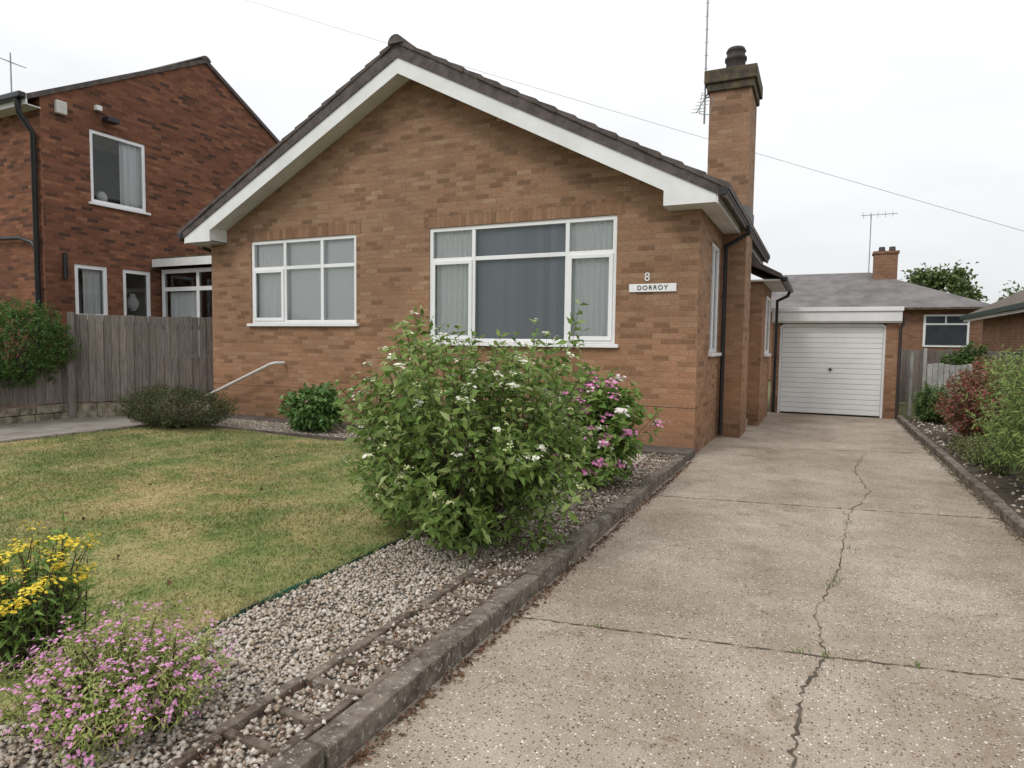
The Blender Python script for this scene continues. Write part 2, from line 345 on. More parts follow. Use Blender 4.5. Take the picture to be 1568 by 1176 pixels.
# ---------------------------------------------------------------- ground
mesh('ground',[(-400,-400,-.03),(400,-400,-.03),(400,400,-.03),(-400,400,-.03)],[(0,1,2,3)],M['ground'])
mesh('driveway',[(-1.45,-6,0),(1.5,-6,0),(1.5,15.4,0),(-1.45,15.4,0)],[(0,1,2,3)],M['drive'])
def ribbon(name,pts,w,z,mat,parent,jit=.012,sub=14,wj=.6):
    V=[];F=[];Q=[]
    for i in range(len(pts)-1):
        for j in range(sub): 
            t=j/sub; Q.append((pts[i][0]*(1-t)+pts[i+1][0]*t,pts[i][1]*(1-t)+pts[i+1][1]*t))
    Q.append(pts[-1]); Q=[(x+random.gauss(0,jit),y+random.gauss(0,jit)) for x,y in Q]
    for i,(x,y) in enumerate(Q):
        a=Q[max(0,i-1)];b_=Q[min(len(Q)-1,i+1)]; dx,dy=b_[0]-a[0],b_[1]-a[1]; l=math.hypot(dx,dy) or 1
        ww=w*(1-wj+2*wj*random.random())/2; V+=[(x-dy/l*ww,y+dx/l*ww,z),(x+dy/l*ww,y-dx/l*ww,z)]
    for i in range(len(Q)-1): F.append((2*i,2*i+1,2*i+3,2*i+2))
    return mesh(name,V,F,mat,parent)
dj=empty('driveway_joints_and_cracks',(0,5,0))
ribbon('joint_1',[(-1.44,3.07),(.08,3.32),(1.5,3.62)],.007,.004,M['crack'],dj,.003,50,.9)
ribbon('joint_2',[(-1.44,6.2),(0,6.46),(1.5,6.76)],.010,.004,M['crack'],dj,.003,50,.8)
ribbon('joint_3',[(-1.44,9.6),(1.5,10.6)],.012,.004,M['crack'],dj,.004,60)
ribbon('joint_4',[(-1.1,12.4),(1.5,13.1)],.012,.004,M['crack'],dj,.004,60)
ribbon('crack_1',[(-.12,.6),(-.06,1.6),(-.03,2.38),(-.02,2.9),(.08,3.32)],.010,.0042,M['crack'],dj,.007,18,.95)
ribbon('crack_1b',[(.08,3.32),(.03,3.8),(.166,4.72),(.22,5.5),(.27,6.2),(.2,6.6)],.005,.0042,M['crack'],dj,.008,14,.98)
ribbon('crack_2',[(.27,6.2),(.5,7.4),(.42,8.6),(.6,10.1)],.005,.0042,M['crack'],dj,.012,12,.98)
def tufts(name,pts,n,h,mat,parent=None,spread=.02):
    A=[];D=[]
    for p in pts:
        for i in range(n): A.append((p[0]+random.gauss(0,spread),p[1]+random.gauss(0,spread),p[2])); D.append((random.gauss(0,.6),random.gauss(0,.6),1))
    return leaves(name,np.array(A),np.array(D),h*(.5+rng.random(len(A))),h*.25,mat,parent)
M['weed']=leafmat('weed_leaf',[(.10,.17,.04),(.2,.24,.07)])
tufts('crack_weeds',[(.13,4.35,0),(.15,4.5,0),(.14,4.42,0),(.09,3.32,0),(.26,6.0,0),(.24,5.2,0),(-.02,3.3,0),(.45,3.42,0),(-1.0,3.14,0)],11,.026,M['weed'])

def kerb(name,x0,x1,y0,y1,h,step=.91):
    L=[];y=y0
    while y<y1-.05:
        e=min(y1,y+step); j=random.uniform(-.007,.007); L.append((x0+j,x1+j,y+.004,e-.004,-.05,h+random.uniform(-.007,.006))); y=e
    return boxes(name,L,M['kerb'],None,.007)
kerb('kerb',-1.535,-1.435,-2,8.1,.10); kerb('kerb',1.46,1.55,-2,15.2,.085)
boxes('gravel_bed',[(-2.62,-1.54,-2,8.25,-.02,.045),(-9.6,-2.621,7.28,8.3,-.02,.045)],M['gravel'])
boxes('soil_bed',[(1.555,3.2,-2,15.2,-.02,.05)],M['soil'])
boxes('house_front_paving',[(-10.3,-3.2,8.3,8.7,-.02,.07),(-3.19,-1.43,8.26,8.7,-.02,.10)],M['darkpave'],None,.01)
boxes('lawn_edging',[(-9.6,-2.64,7.25,7.28,-.02,.085)],M['darkpave'])
boxes('path',[(-12.0,-9.78,-3,8.9,-.02,.012)],M['path'])
boxes('path_edging',[(-9.78,-9.66,-3,7.28,-.02,.075)],M['kerb'],None,.01)
L=[]
for y in np.arange(.3,8.0,.42):
    j=random.uniform(-.014,.014); hz=.082+random.uniform(-.012,.006); k=random.uniform(-.01,.01)
    L+=[(-1.87+j,-1.825+j,y+k,y+.41,.02,hz),(-1.588+j,-1.548+j,y,y+.41+k,.02,hz),(-1.824+j,-1.589+j,y+.002,y+.042,.02,hz-.004),(-1.824+j,-1.589+j,y+.195,y+.232,.02,hz-.006)]
boxes('lattice_edging_blocks',L,M['slab'],None,.006)
L=[]
for y in np.arange(-1,7.2,.56):
    j=random.uniform(-.012,.012); L.append((-2.633+j,-2.628+j,y,y+.55,0,.066+random.uniform(-.014,.012)))
boxes('green_lawn_edging',L,M['greenplastic'])
nx,ny=60,60; V=[];F=[]
def lawnz(x,y): return .05+.012*np.sin(x*1.7)*np.cos(y*1.3)
for j in range(ny+1):
    for i in range(nx+1):
        x=-9.655+(7.015)*i/nx; y=-1.5+8.74*j/ny; V.append((x,y,float(lawnz(x,y))))
for j in range(ny):
    for i in range(nx): a=j*(nx+1)+i; F.append((a,a+1,a+nx+2,a+nx+1))
lw_=empty('lawn',(-6,3,0)); mesh('turf',V,F,M['lawn'],lw_,True)
n=240000; x=-9.65+7.02*rng.random(n); y=.3+6.93*rng.random(n)
z=lawnz(x,y); hh=(.006+.015*rng.random(n))*(1+.5*np.sin(x*2.3+1)*np.sin(y*2.9)); w=.0028+.001*np.sqrt(x*x+y*y)/3
an=rng.random(n)*6.283; sx=np.cos(an)*w; sy=np.sin(an)*w; lx=rng.normal(size=n)*.012; ly=rng.normal(size=n)*.012
V=np.stack([np.stack([x-sx,y-sy,z],1),np.stack([x+sx,y+sy,z],1),np.stack([x+lx,y+ly,z+hh],1)],1).reshape(-1,3)
trimesh('grass_blades',V,np.arange(n*3).reshape(-1,3),M['blade'],lw_)
n=3400; y=.6+6.6*rng.random(n); leaves('edge_grass',np.stack([-2.655+rng.normal(size=n)*.018,y,np.full(n,.045)],1),np.stack([.3+rng.normal(size=n)*.5,rng.normal(size=n)*.5,np.ones(n)],1),.02+.035*rng.random(n)*(.4+np.abs(np.sin(y*3.1))),.006,M['blade'],lw_)
n=110; leaves('lawn_litter',np.stack([-9+6.2*rng.random(n),1+6*rng.random(n),np.full(n,.072)],1),np.stack([rng.normal(size=n),rng.normal(size=n),rng.random(n)*.3],1),.02+.035*rng.random(n),.02+.02*rng.random(n),M['debris'],lw_)
def stones(name,xs,ys,zs,size,mat,parent=None):
    n=len(xs); base=np.array([[1,0,0],[0,1,0],[-1,0,0],[0,-1,0],[0,0,.75],[0,0,-.75]],float)
    jit=base[None]*(.65+.7*rng.random((n,6,1)))+rng.normal(size=(n,6,3))*.18
    an=rng.random(n)*6.283; c,s=np.cos(an),np.sin(an); X=jit[:,:,0]*c[:,None]-jit[:,:,1]*s[:,None]; Y=jit[:,:,0]*s[:,None]+jit[:,:,1]*c[:,None]
    V=np.stack([X,Y,jit[:,:,2]],2)*size[:,None,None]+np.stack([xs,ys,zs],1)[:,None]
    f=np.array([[0,1,4],[1,2,4],[2,3,4],[3,0,4],[1,0,5],[2,1,5],[3,2,5],[0,3,5]]); F=(f[None]+(np.arange(n)*6)[:,None,None]).reshape(-1,3)
    return trimesh(name,V.reshape(-1,3),F,mat,parent)
n=18000; xs=-2.61+.74*rng.random(n); ys=.7+7.5*rng.random(n)**1.25
n2=6000; xs2=-1.82+.23*rng.random(n2); ys2=.7+7.5*rng.random(n2)**1.2
n3=6000; xs3=-9.5+6.9*rng.random(n3); ys3=7.3+.98*rng.random(n3)
n4=520; xs4=-1.88+.33*rng.random(n4); ys4=.8+7*rng.random(n4)**1.3
xs=np.concatenate([xs,xs2,xs3,xs4]); ys=np.concatenate([ys,ys2,ys3,ys4])
zs=np.concatenate([.048+.012*rng.random(n),.048+.016*rng.random(n2),.048+.012*rng.random(n3),np.full(n4,.086)])
stones('gravel_stones',xs,ys,zs,.006+.010*rng.random(len(xs)),M['stone'])
n=60; stones('drive_loose_stones',-1.38+np.abs(rng.normal(size=n))*.12,1+7*rng.random(n),np.full(n,.004),.004+.006*rng.random(n),M['stone'])
n=900; stones('bed_stones',1.6+1.4*rng.random(n),4+11*rng.random(n),.05+.01*rng.random(n),.01+.02*rng.random(n),M['stone'])
n=4600; yy=.8+7.4*rng.random(n)**1.2; q=rng.random(n); xx=np.where(q<.35,-1.41+np.abs(rng.normal(size=n))*.025,np.where(q<.88,-1.86+.31*rng.random(n),-2.6+.75*rng.random(n))); zz=np.where(xx>-1.43,.006,.068)
leaves('leaf_litter',np.stack([xx,yy,zz],1),np.stack([rng.normal(size=n),rng.normal(size=n),rng.random(n)*.3],1),.010+.02*rng.random(n),.008+.01*rng.random(n),M['debris'],None)
n=260; leaves('scattered_litter',np.stack([-1.3+2.7*rng.random(n),1+13*rng.random(n),np.full(n,.005)],1),np.stack([rng.normal(size=n),rng.normal(size=n),rng.random(n)*.2],1),.008+.012*rng.random(n),.008,M['debris'],None)
n=1800; leaves('kerb_moss',np.stack([1.45-np.abs(rng.normal(size=n))*.03,1+14*rng.random(n),np.full(n,.005)],1),np.stack([rng.normal(size=n),rng.normal(size=n),rng.random(n)*.5],1),.012+.02*rng.random(n),.01,leafmat('moss',[(.05,.05,.02),(.1,.08,.04),(.09,.13,.04)]),None)

# ================================================================ main bungalow
H=empty('brick_bungalow',(-5.87,8.7,0))
FX0,FX1,FY=-10.3,-1.45,8.7; CX=-5.87; RS=.530; TOP=5.92
def rz(x): return TOP-abs(x-CX)*RS
W2=(-5.54,-2.55,1.45,3.2); W1=(-9.3,-6.95,1.74,3.2)
ZT=3.2
wall('front_wall','Y',FY,FX0,FX1,-.02,ZT,[W1,W2],M['brick'],H,extra=[(FX0,ZT),(FX1,ZT),(FX1,rz(FX1)-.25),(CX,5.62),(FX0,rz(FX0)-.25)])
wall('side_wall','X',FX1,8.7,15,-.02,3.5,[(9.75,10.62,1.34,2.95)],M['brick'],H)
boxes('rear_walls',[(FX0,FX0+.1,8.701,15,-.02,3.4),(FX0,FX1-.01,14.9,15,-.02,3.4)],M['brick'],H)
boxes('rear_wing_walls',[(-1.44,-.97,12.6,14.8,-.02,2.62)],M['brick'],H)
boxes('soldier_course',[(W2[0]-.1,W2[1]+.1,FY-.003,FY+.02,3.203,3.42),(W1[0]-.1,W1[1]+.1,FY-.003,FY+.02,3.203,3.42)],M['soldier'],H)
boxes('damp_course',[(FX0,FX1,FY-.003,FY,.62,.629),(FX1,FX1+.003,FY,10.8,.62,.629)],M['dpc'],H)
boxes('interior_floor_and_partition',[(-10.1,-1.6,8.9,14.8,.5,.6),(-6.3,-6.2,8.85,14.8,.6,3.3),(-10.1,-1.6,12,12.1,.6,3.3),(-10.1,-1.6,8.9,14.8,3.3,3.35)],M['room'],H)
window('living_window','Y',FY,*W2,[-4.77,-3.27],2.71,H,casements=[(0,1.51,2.68),(2,1.51,2.68)])
window('bedroom_window','Y',FY,*W1,[-8.52,-7.69],2.71,H,casements=[(0,1.80,2.68)])
window('side_window','X',FX1,9.75,10.62,1.34,2.95,[10.18],None,H)
window('rear_side_window','X',-.97+.003,13.4,14.3,1.3,2.4,[],None,H,d=-.02)
curtain('net_curtain_1','Y',FY,-5.5,-4.8,1.5,3.2,.125,M['net'],H,.016,.085)
curtain('net_curtain_2','Y',FY,-3.25,-2.6,1.5,3.2,.125,M['net'],H,.016,.085)
vblinds('vertical_blinds','Y',FY,-4.8,-3.22,1.5,3.2,.15,M['blind'],H,.115)
curtain('net_curtain_3','Y',FY,-9.28,-8.5,1.78,3.2,.125,M['net'],H,.012,.1)
vblinds('pale_blinds','Y',FY,-8.46,-6.98,1.78,3.2,.13,M['paleblind'],H,.25,.05)
curtain('net_curtain_4','X',FX1,9.78,10.6,1.4,2.95,.13,M['net'],H,.015,.1)
ye=8.30; yb=15.25; hs=4.8
for s in (-1,1):
    V=[];F=[]; nC=17; seg=hs/nC
    for i in range(nC):
        a=hs-i*seg+.015; b_=hs-(i+1)*seg-.05
        if b_<0: b_=0
        pa=(CX+s*a,rz(CX+s*a)+.03); pb=(CX+s*b_,rz(CX+s*b_)-.0)
        pts=[pa,pb,(pb[0],pb[1]-.04),(pa[0],pa[1]-.08)]
        o=len(V); yj=ye-.02+random.uniform(-.01,.01); V+=[(p[0],yj,p[1]) for p in pts]+[(p[0],yb,p[1]) for p in pts]
        F+=[tuple(o+k for k in f) for f in [(0,1,2,3),(7,6,5,4),(0,4,5,1),(1,5,6,2),(2,6,7,3),(3,7,4,0)]]
    mesh('roof_tiles',V,F,M['tile'],H)
    e=CX+s*(hs-.02)
    prism('roof_deck',[(e,rz(e)-.035),(CX,rz(CX)-.035),(CX,rz(CX)-.24),(e,rz(e)-.16)],ye,yb,M['tile'],H)
    def bz(x,k): return rz(x)-k
    xe=CX+s*4.66; xi=CX+s*4.02
    prism('bargeboard',[(xe,bz(xe,.16)),(CX,bz(CX,.235)),(CX,bz(CX,.47)),(xi,bz(xi,.41)),(xi,3.19),(xe,3.19)],ye+.02,ye+.045,M['white'],H)
    prism('verge_soffit',[(xi-s*.001,bz(xi,.33)),(CX,bz(CX,.38)),(CX,bz(CX,.40)),(xi-s*.001,bz(xi,.36))],ye+.046,FY-.002,M['soffit'],H)
    boxes('box_end_side',[(xi,xi+s*.02,ye+.046,FY-.002,3.19,bz(xi,.30))],M['white'],H)
    boxes('eaves_soffit',[(xi,xe,ye+.046,FY-.002,3.192,3.21),(CX+s*4.43 if s>0 else CX-4.44,xe,FY-.001,yb-.5,3.192,3.21)],M['soffit'],H)
    boxes('fascia',[(xe,xe+s*.02,ye+.03,yb,3.18,3.34)],M['white'],H)
    gx=xe+s*.085
    g=[(gx-.06,3.36),(gx-.052,3.30),(gx-.02,3.265),(gx+.02,3.265),(gx+.052,3.30),(gx+.06,3.36)]
    prism('gutter',g,ye-.02,yb,M['black'],H)
V=[];F=[]
for y0 in np.arange(ye-.05,yb-.2,.42):
    o=len(V)
    for yy_ in (y0,y0+.43):
        for k in range(9):
            a=math.pi*k/8; V.append((CX+.13*math.cos(a),yy_,rz(CX)-.06+.13*math.sin(a)))
    F+=[(o+k,o+k+1,o+k+10,o+k+9) for k in range(8)]; F.append(tuple(o+k for k in range(9)))
mesh('ridge_tiles',V,F,M['tile'],H)
prism('rear_wing_roof',[(-1.4,3.12),(-.66,2.72),(-.66,2.64),(-1.4,3.0)],12.4,15.1,M['tile'],H)
boxes('rear_wing_soffit',[(-1.2,-.68,12.45,15.05,2.60,2.63)],M['soffit'],H)
boxes('rear_wing_gutter',[(-.66,-.56,12.4,15.1,2.58,2.67)],M['black'],H,.02)
tube('downpipe_1',[(-1.06,10.66,3.28),(-1.06,10.66,3.16),(-1.38,10.66,2.98),(-1.38,10.66,.05)],.034,M['black'],H)
tube('downpipe_2',[(-.62,14.9,2.6),(-.66,14.9,2.5),(-.86,14.9,2.4),(-.86,14.9,.05)],.034,M['black'],H)
tube('downpipe_3',[(-10.6,8.78,3.28),(-10.6,8.8,3.16),(-10.36,9.2,3.0),(-10.38,9.5,2.7),(-10.38,9.5,.05)],.034,M['black'],H)
boxes('chimney_stack',[(-1.4485,-1.1,10.8,11.7,-.02,3.45),(-1.72,-1.1,10.8,11.7,3.451,5.40)],M['brick'],H)
boxes('chimney_corbel',[(-1.76,-1.06,10.76,11.74,5.40,5.52),(-1.80,-1.02,10.72,11.78,5.52,5.72)],M['darkcap'],H,.015)
lathe('chimney_pot',[(.15,5.72),(.17,5.78),(.15,5.84),(.15,5.98),(.17,6.0),(.17,6.04),(.14,6.06),(.14,6.12),(.155,6.14),(.13,6.19),(.05,6.2)],(-1.40,11.25),M['pot'],H)
boxes('chimney_flashing',[(-1.735,-1.085,10.785,11.715,3.46,3.62)],plain('lead',(.14,.13,.13),.7),H)
tube('tv_mast',[(-1.80,10.85,4.95),(-1.80,10.85,7.8)],.014,M['metal'],H)
tube('mast_bracket',[(-1.80,10.85,5.35),(-1.72,10.85,5.35)],.012,M['metal'],H)
tube('aerial_boom',[(-1.88,10.6,5.05),(-1.76,10.86,5.42)],.009,M['metal'],H)
for i in range(6):
    t=i/5; c=(-1.86+.10*t,10.6+.26*t,5.06+.34*t); tube('aerial_element_%d'%i,[(c[0]-.10,c[1],c[2]),(c[0]+.10,c[1],c[2])],.005,M['metal'],H)
tube('aerial_loop',[(-1.87,10.8,5.1),(-1.70,10.8,5.06),(-1.66,10.8,5.3),(-1.84,10.8,5.42),(-1.87,10.8,5.1)],.007,M['metal'],H)
for i in range(10): tube('mast_element_%d'%i,[(-1.83,10.85,5.6+i*.2),(-1.77,10.85,5.6+i*.2)],.005,M['metal'],H)
boxes('side_door_step',[(-1.44,-1.15,12.2,12.58,0,.12)],M['path'],H)
NP=empty('house_name_sign',(-2.05,8.68,2.2)); boxes('plate',[(-2.36,-1.73,8.675,8.699,2.15,2.255)],M['upvc'],NP,.004)
def text(name,body,loc,size,mat,parent):
    cu=bpy.data.curves.new(name,'FONT'); cu.body=body; cu.size=size; cu.extrude=.003; cu.align_x='CENTER'; cu.align_y='CENTER'; cu.space_character=1.25
    cu.materials.append(mat); o=bpy.data.objects.new(name,cu); o.location=loc; o.rotation_euler=(math.pi/2,0,0); link(o,parent)
text('lettering','DORROY',(-2.045,8.671,2.203),.085,M['black'],NP)
text('number','8',(-2.12,8.69,2.345),.16,M['upvc'],NP)
hr=empty('handrail',(-9.4,8.5,.5)); tube('rail',[(-10.25,8.5,.40),(-8.65,8.5,1.03),(-8.55,8.5,1.05),(-8.50,8.66,1.05)],.028,M['whitepipe'],hr)
tube('post',[(-10.2,8.5,.02),(-10.2,8.5,.42)],.02,M['whitepipe'],hr)

# ================================================================ garage
G=empty('garage',(.3,15.3,0)); gy=15.3
boxes('garage_walls',[(-.95,-.80,gy,gy+5,-.02,2.0),(1.20,1.42,gy,gy+5,-.02,2.0),(-.95,1.42,gy+4.8,gy+5,-.02,2.0)],M['brick'],G)
L=[(-.76,1.16,gy+.06,gy+.08,.03,1.87)]; n=17; hh_=1.82/n
for i in range(n): L.append((-.75,1.15,gy+.04,gy+.066,.04+i*hh_,.04+(i+1)*hh_-.009))
boxes('garage_door',L,M['door'],G,.003)
boxes('door_frame',[(-.80,-.757,gy+.02,gy+.12,0,1.9),(1.157,1.2,gy+.02,gy+.12,0,1.9),(-.757,1.157,gy+.02,gy+.12,1.872,1.93)],M['white'],G)
boxes('door_handle',[(.19,.22,gy+.01,gy+.04,.94,1.01),(.16,.25,gy,gy+.01,.968,.984)],M['black'],G,.004)
boxes('garage_fascia',[(-.97,1.46,gy-.14,gy-.11,1.98,2.18),(-.99,1.48,gy-.17,gy-.10,2.185,2.27),(-.97,1.46,gy-.11,gy+.1,1.95,1.99)],M['white'],G,.006)
boxes('garage_roof',[(-.95,1.44,gy-.1,gy+5.1,2.1,2.2)],M['greytile'],G)
tube('garage_downpipe',[(1.5,gy-.05,2.05),(1.5,gy-.05,1.95),(1.45,gy-.04,1.85),(1.45,gy-.04,0)],.03,M['pot'],G)
GA=empty('garden_gate',(1.9,16.2,0)); L=[(1.74,1.80,16.2,16.26,0,1.38),(1.98,2.04,16.2,16.26,0,1.45)]
L+=[(2.05,2.9,16.22,16.24,zz_,zz_+.05) for zz_ in (.3,1.0)]+[(2.06+i*.10,2.15+i*.10,16.205,16.219,.1,1.12+.02*math.sin(i)) for i in range(8)]
boxes('posts_and_slats',L,M['palewood'],GA)

# ================================================================ left neighbour
NB=empty('neighbour_house',(-17,11.3,0)); nxp=-13.5
holes=[(8.52,9.73,4.2,5.66),(8.15,8.82,1.85,2.92),(9.15,9.79,1.85,2.92)]
wall('flank_wall','X',nxp,7.6,15,-.02,6.0,holes,M['redbrick'],NB,extra=[(7.6,6.0),(11.3,8.02),(15,6.0)])
wall('front_wall','Y',7.6,-22,nxp,-.02,6.0,[],M['redbrick'],NB)
window('upper_window','X',nxp,*holes[0],[],None,NB,.07); window('lower_window_1','X',nxp,*holes[1],[],None,NB,.08); window('lower_window_2','X',nxp,*holes[2],[],None,NB,.08)
curtain('curtain','X',nxp,9.25,9.7,4.3,5.6,.15,M['net'],NB,.025,.12)
curtain('curtain_1','X',nxp,8.5,8.66,4.3,5.6,.15,M['net'],NB,.025,.12)
curtain('curtain_2','X',nxp,8.4,8.85,1.9,2.9,.15,M['net'],NB,.02,.12)
boxes('rooms',[(-16,-13.65,7.8,14.8,3.5,3.6),(-16.1,-16,7.7,15,0,6)],M['room'],NB)
lathe('window_vase',[(.05,2.05),(.12,2.15),(.13,2.25),(.05,2.38),(.06,2.42)],(-13.72,9.5),M['net'],NB,12)
lathe('window_vase_2',[(.05,4.28),(.11,4.34),(.10,4.42),(.05,4.5)],(-13.75,8.9),M['net'],NB,12)
for s in (-1,1):
    yE=11.3+s*3.95; prism('roof',[(yE,8.1-3.95*.546),(11.3,8.1),(11.3,8.0),(yE,8.0-3.95*.546)],-22,nxp+.05,M['tile'],NB,'X')
prism('ridge',[(11.15,8.06),(11.22,8.13),(11.3,8.16),(11.38,8.13),(11.45,8.06)],-22,nxp+.06,M['tile'],NB,'X')
boxes('front_fascia',[(-22,nxp+.05,7.33,7.36,5.75,5.92)],M['white'],NB); boxes('front_gutter',[(-22,nxp+.08,7.2,7.33,5.84,5.95)],M['black'],NB,.02)
boxes('front_soffit',[(-22,nxp+.03,7.36,7.6,5.75,5.77)],M['soffit'],NB)
tube('neighbour_downpipe',[(-13.62,7.27,5.85),(-13.62,7.3,5.6),(-13.62,7.53,5.3),(-13.62,7.53,0)],.05,M['black'],NB)
tube('waste_pipe',[(-16.5,7.5,3.45),(-14.1,7.5,3.36),(-13.7,7.5,3.25),(-13.62,7.53,3.1)],.04,M['black'],NB)
tube('waste_pipe_stub',[(-13.45,7.95,3.1),(-13.45,7.95,2.6)],.04,M['black'],NB)
boxes('alarm_box',[(nxp,nxp+.1,7.85,8.05,5.75,6.0)],M['whitepipe'],NB,.02)
boxes('floodlight',[(nxp+.05,nxp+.25,8.75,9.0,5.85,5.95)],M['black'],NB,.01); boxes('sensor',[(nxp,nxp+.1,8.62,8.74,6.05,6.15)],M['white'],NB,.01)
tube('roof_aerial_mast',[(-21.4,11.3,8),(-21.4,11.3,9.6)],.02,M['metal'],NB)
for i in range(5): tube('roof_aerial_element_%d'%i,[(-21.8+i*.2,11.1,9.5-.08*i),(-21.8+i*.2,11.5,9.5-.08*i)],.01,M['metal'],NB)
tube('roof_aerial_boom',[(-21.9,11.3,9.54),(-20.9,11.3,9.14)],.012,M['metal'],NB)
PO=empty('neighbour_porch',(-12.2,10,0))
boxes('porch_roof',[(-13.49,-10.6,9.85,12.5,3.18,3.24)],M['darkcap'],PO); boxes('porch_fascia',[(-13.49,-10.6,9.82,9.85,3.03,3.20)],M['white'],PO)
window('porch_glazing','Y',10,-13.45,-10.6,1.0,2.99,[-12.3,-11.6],2.55,PO,.09,sill=False)
boxes('porch_base',[(-13.49,-10.6,10,10.1,0,.99)],M['redbrick'],PO); boxes('porch_back',[(-13.49,-10.6,12.4,12.5,0,3.18)],M['room'],PO)
curtain('porch_blind','Y',10,-13.4,-12.4,1.1,2.5,.2,M['paleblind'],PO,.01,.2)

# ================================================================ fences
def fence(name,p,q,z0,h,bw=.12,mat=None):
    e=empty(name,(p[0],p[1],z0)); p=Vector(p);q=Vector(q);d=(q-p).normalized();nn=Vector((-d.y,d.x));L=(q-p).length; V=[];F=[]
    def bx(a,b_,o0,o1,za,zb):
        o=len(V)
        for z in (za,zb):
            for (t,s) in ((a,o0),(b_,o0),(b_,o1),(a,o1)):
                w_=p+d*t+nn*s; V.append((w_.x,w_.y,z))
        F.extend([tuple(i+o for i in f) for f in BF])
    t=0;i=0
    while t<L:
        bx(t,min(L,t+bw-.006),(.0 if i%2 else .012),(.018 if i%2 else .03),z0+random.uniform(0,.02),h+random.uniform(-.012,.012)); t+=bw; i+=1
    mesh('boards',V,F,M['fence'],e); V.clear();F.clear()
    t=0
    while t<=L+.01: bx(t-.05,t+.05,-.1,-.001,0,h+.04); t+=max(1.2,L/round(L/1.8) if L>1.8 else L)
    for zr in (z0+.25,(z0+h)/2,h-.2): bx(0,L,.031,.07,zr-.04,zr+.04)
    mesh('posts_and_rails',V,F,M['fence'],e); return e
fence('wooden_fence',(-12.05,7.2),(-10.32,9.2),.28,1.86)
fence('wooden_fence',(-12.05,1.0),(-12.05,7.1),.28,.97,.14)
L=[]
for r in range(2):
    y=1.0
    while y<7.2: w_=random.uniform(.2,.45); L.append((-12.16,-11.98+random.uniform(-.015,.015),y,min(7.2,y+w_-.012),r*.14,r*.14+.132)); y+=w_
boxes('stone_wall',L,M['stonebase'],None,.012)
p=Vector((-12.05,7.2));q=Vector((-10.32,9.2)); d=(q-p).normalized(); nn=Vector((-d.y,d.x)); t=0;V=[];F=[]
while t<(q-p).length:
    o=len(V); w_=random.uniform(.2,.4)
    for z in (0,.27):
        for (a,s) in ((t,-.05),(t+w_-.01,-.05),(t+w_-.01,.08),(t,.08)):
            k=p+d*a+nn*s; V.append((k.x,k.y,z))
    F+=[tuple(i+o for i in f) for f in BF]; t+=w_
mesh('stone_wall',V,F,M['stonebase'])
fence('back_fence',(1.5,20),(4.5,20),0,1.4)

# ================================================================ background right
BH=empty('background_bungalow',(0,30,0))
boxes('walls',[(-6,5.6,30,38,0,3.0)],M['backbrick'],BH)
V=[(-6.4,29.6,3.0),(6.0,29.6,3.0),(6.0,38.4,3.0),(-6.4,38.4,3.0),(-2,34,4.85),(1.9,34,4.85)]
mesh('hip_roof',V,[(0,1,5,4),(1,2,5),(2,3,4,5),(3,0,4),(0,3,2,1)],M['greytile'],BH)
boxes('gutter',[(-6.4,6.0,29.52,29.59,2.93,3.01)],M['darkcap'],BH)
boxes('window_frame',[(3.6,5.1,29.94,29.99,1.5,2.75)],M['upvc'],BH); boxes('window_pane',[(3.68,5.02,29.92,29.935,1.58,2.35),(3.68,4.3,29.92,29.935,2.42,2.68),(4.36,5.02,29.92,29.935,2.42,2.68)],plain('dark_glass',(.05,.06,.07),.1),BH)
boxes('bh_chimney',[(2.0,2.9,33,33.8,4,5.55),(1.95,2.95,32.95,33.85,5.55,5.66)],M['backbrick'],BH)
lathe('bh_pot',[(.14,5.66),(.12,5.88)],(2.3,33.4),M['pot'],BH); lathe('bh_pot_2',[(.14,5.66),(.12,5.88)],(2.7,33.4),M['pot'],BH)
tube('bh_aerial',[(1.8,33,4.4),(1.8,33,7.3)],.02,M['metal'],BH); tube('bh_aerial_boom',[(1.4,33,7.25),(2.8,33,7.25)],.015,M['metal'],BH)
for i in range(5): tube('bh_aerial_el_%d'%i,[(1.5+i*.28,33,7.12),(1.5+i*.28,33,7.38)],.009,M['metal'],BH)
RH=empty('right_neighbour_bungalow',(6,18,0))
boxes('walls',[(4.6,12,15,25,0,2.45)],M['backbrick'],RH)
prism('roof',[(4.15,2.5),(8.3,4.7),(12.4,2.5)],14.6,25.4,plain('brown_roof',(.13,.10,.08),.9,(.08,.06,.05),3,.4,.01,12),RH)
boxes('gutter',[(4.05,4.15,14.6,25.4,2.38,2.5)],plain('green_gutter',(.02,.05,.04),.5),RH); boxes('fascia',[(4.151,4.17,14.6,25.4,2.3,2.49)],M['white'],RH)
tube('vent_pipe',[(6,22,3.4),(6,22,4.4)],.05,M['pot'],RH)
pts=[]
for i in range(40):
    x=-30+45*i/39; pts.append((x,20,15+(x+21)*(4.4-15)/25.5-.15*math.sin(math.pi*i/39)))
tube('telephone_wire',pts,.007,M['cable'],None,1)

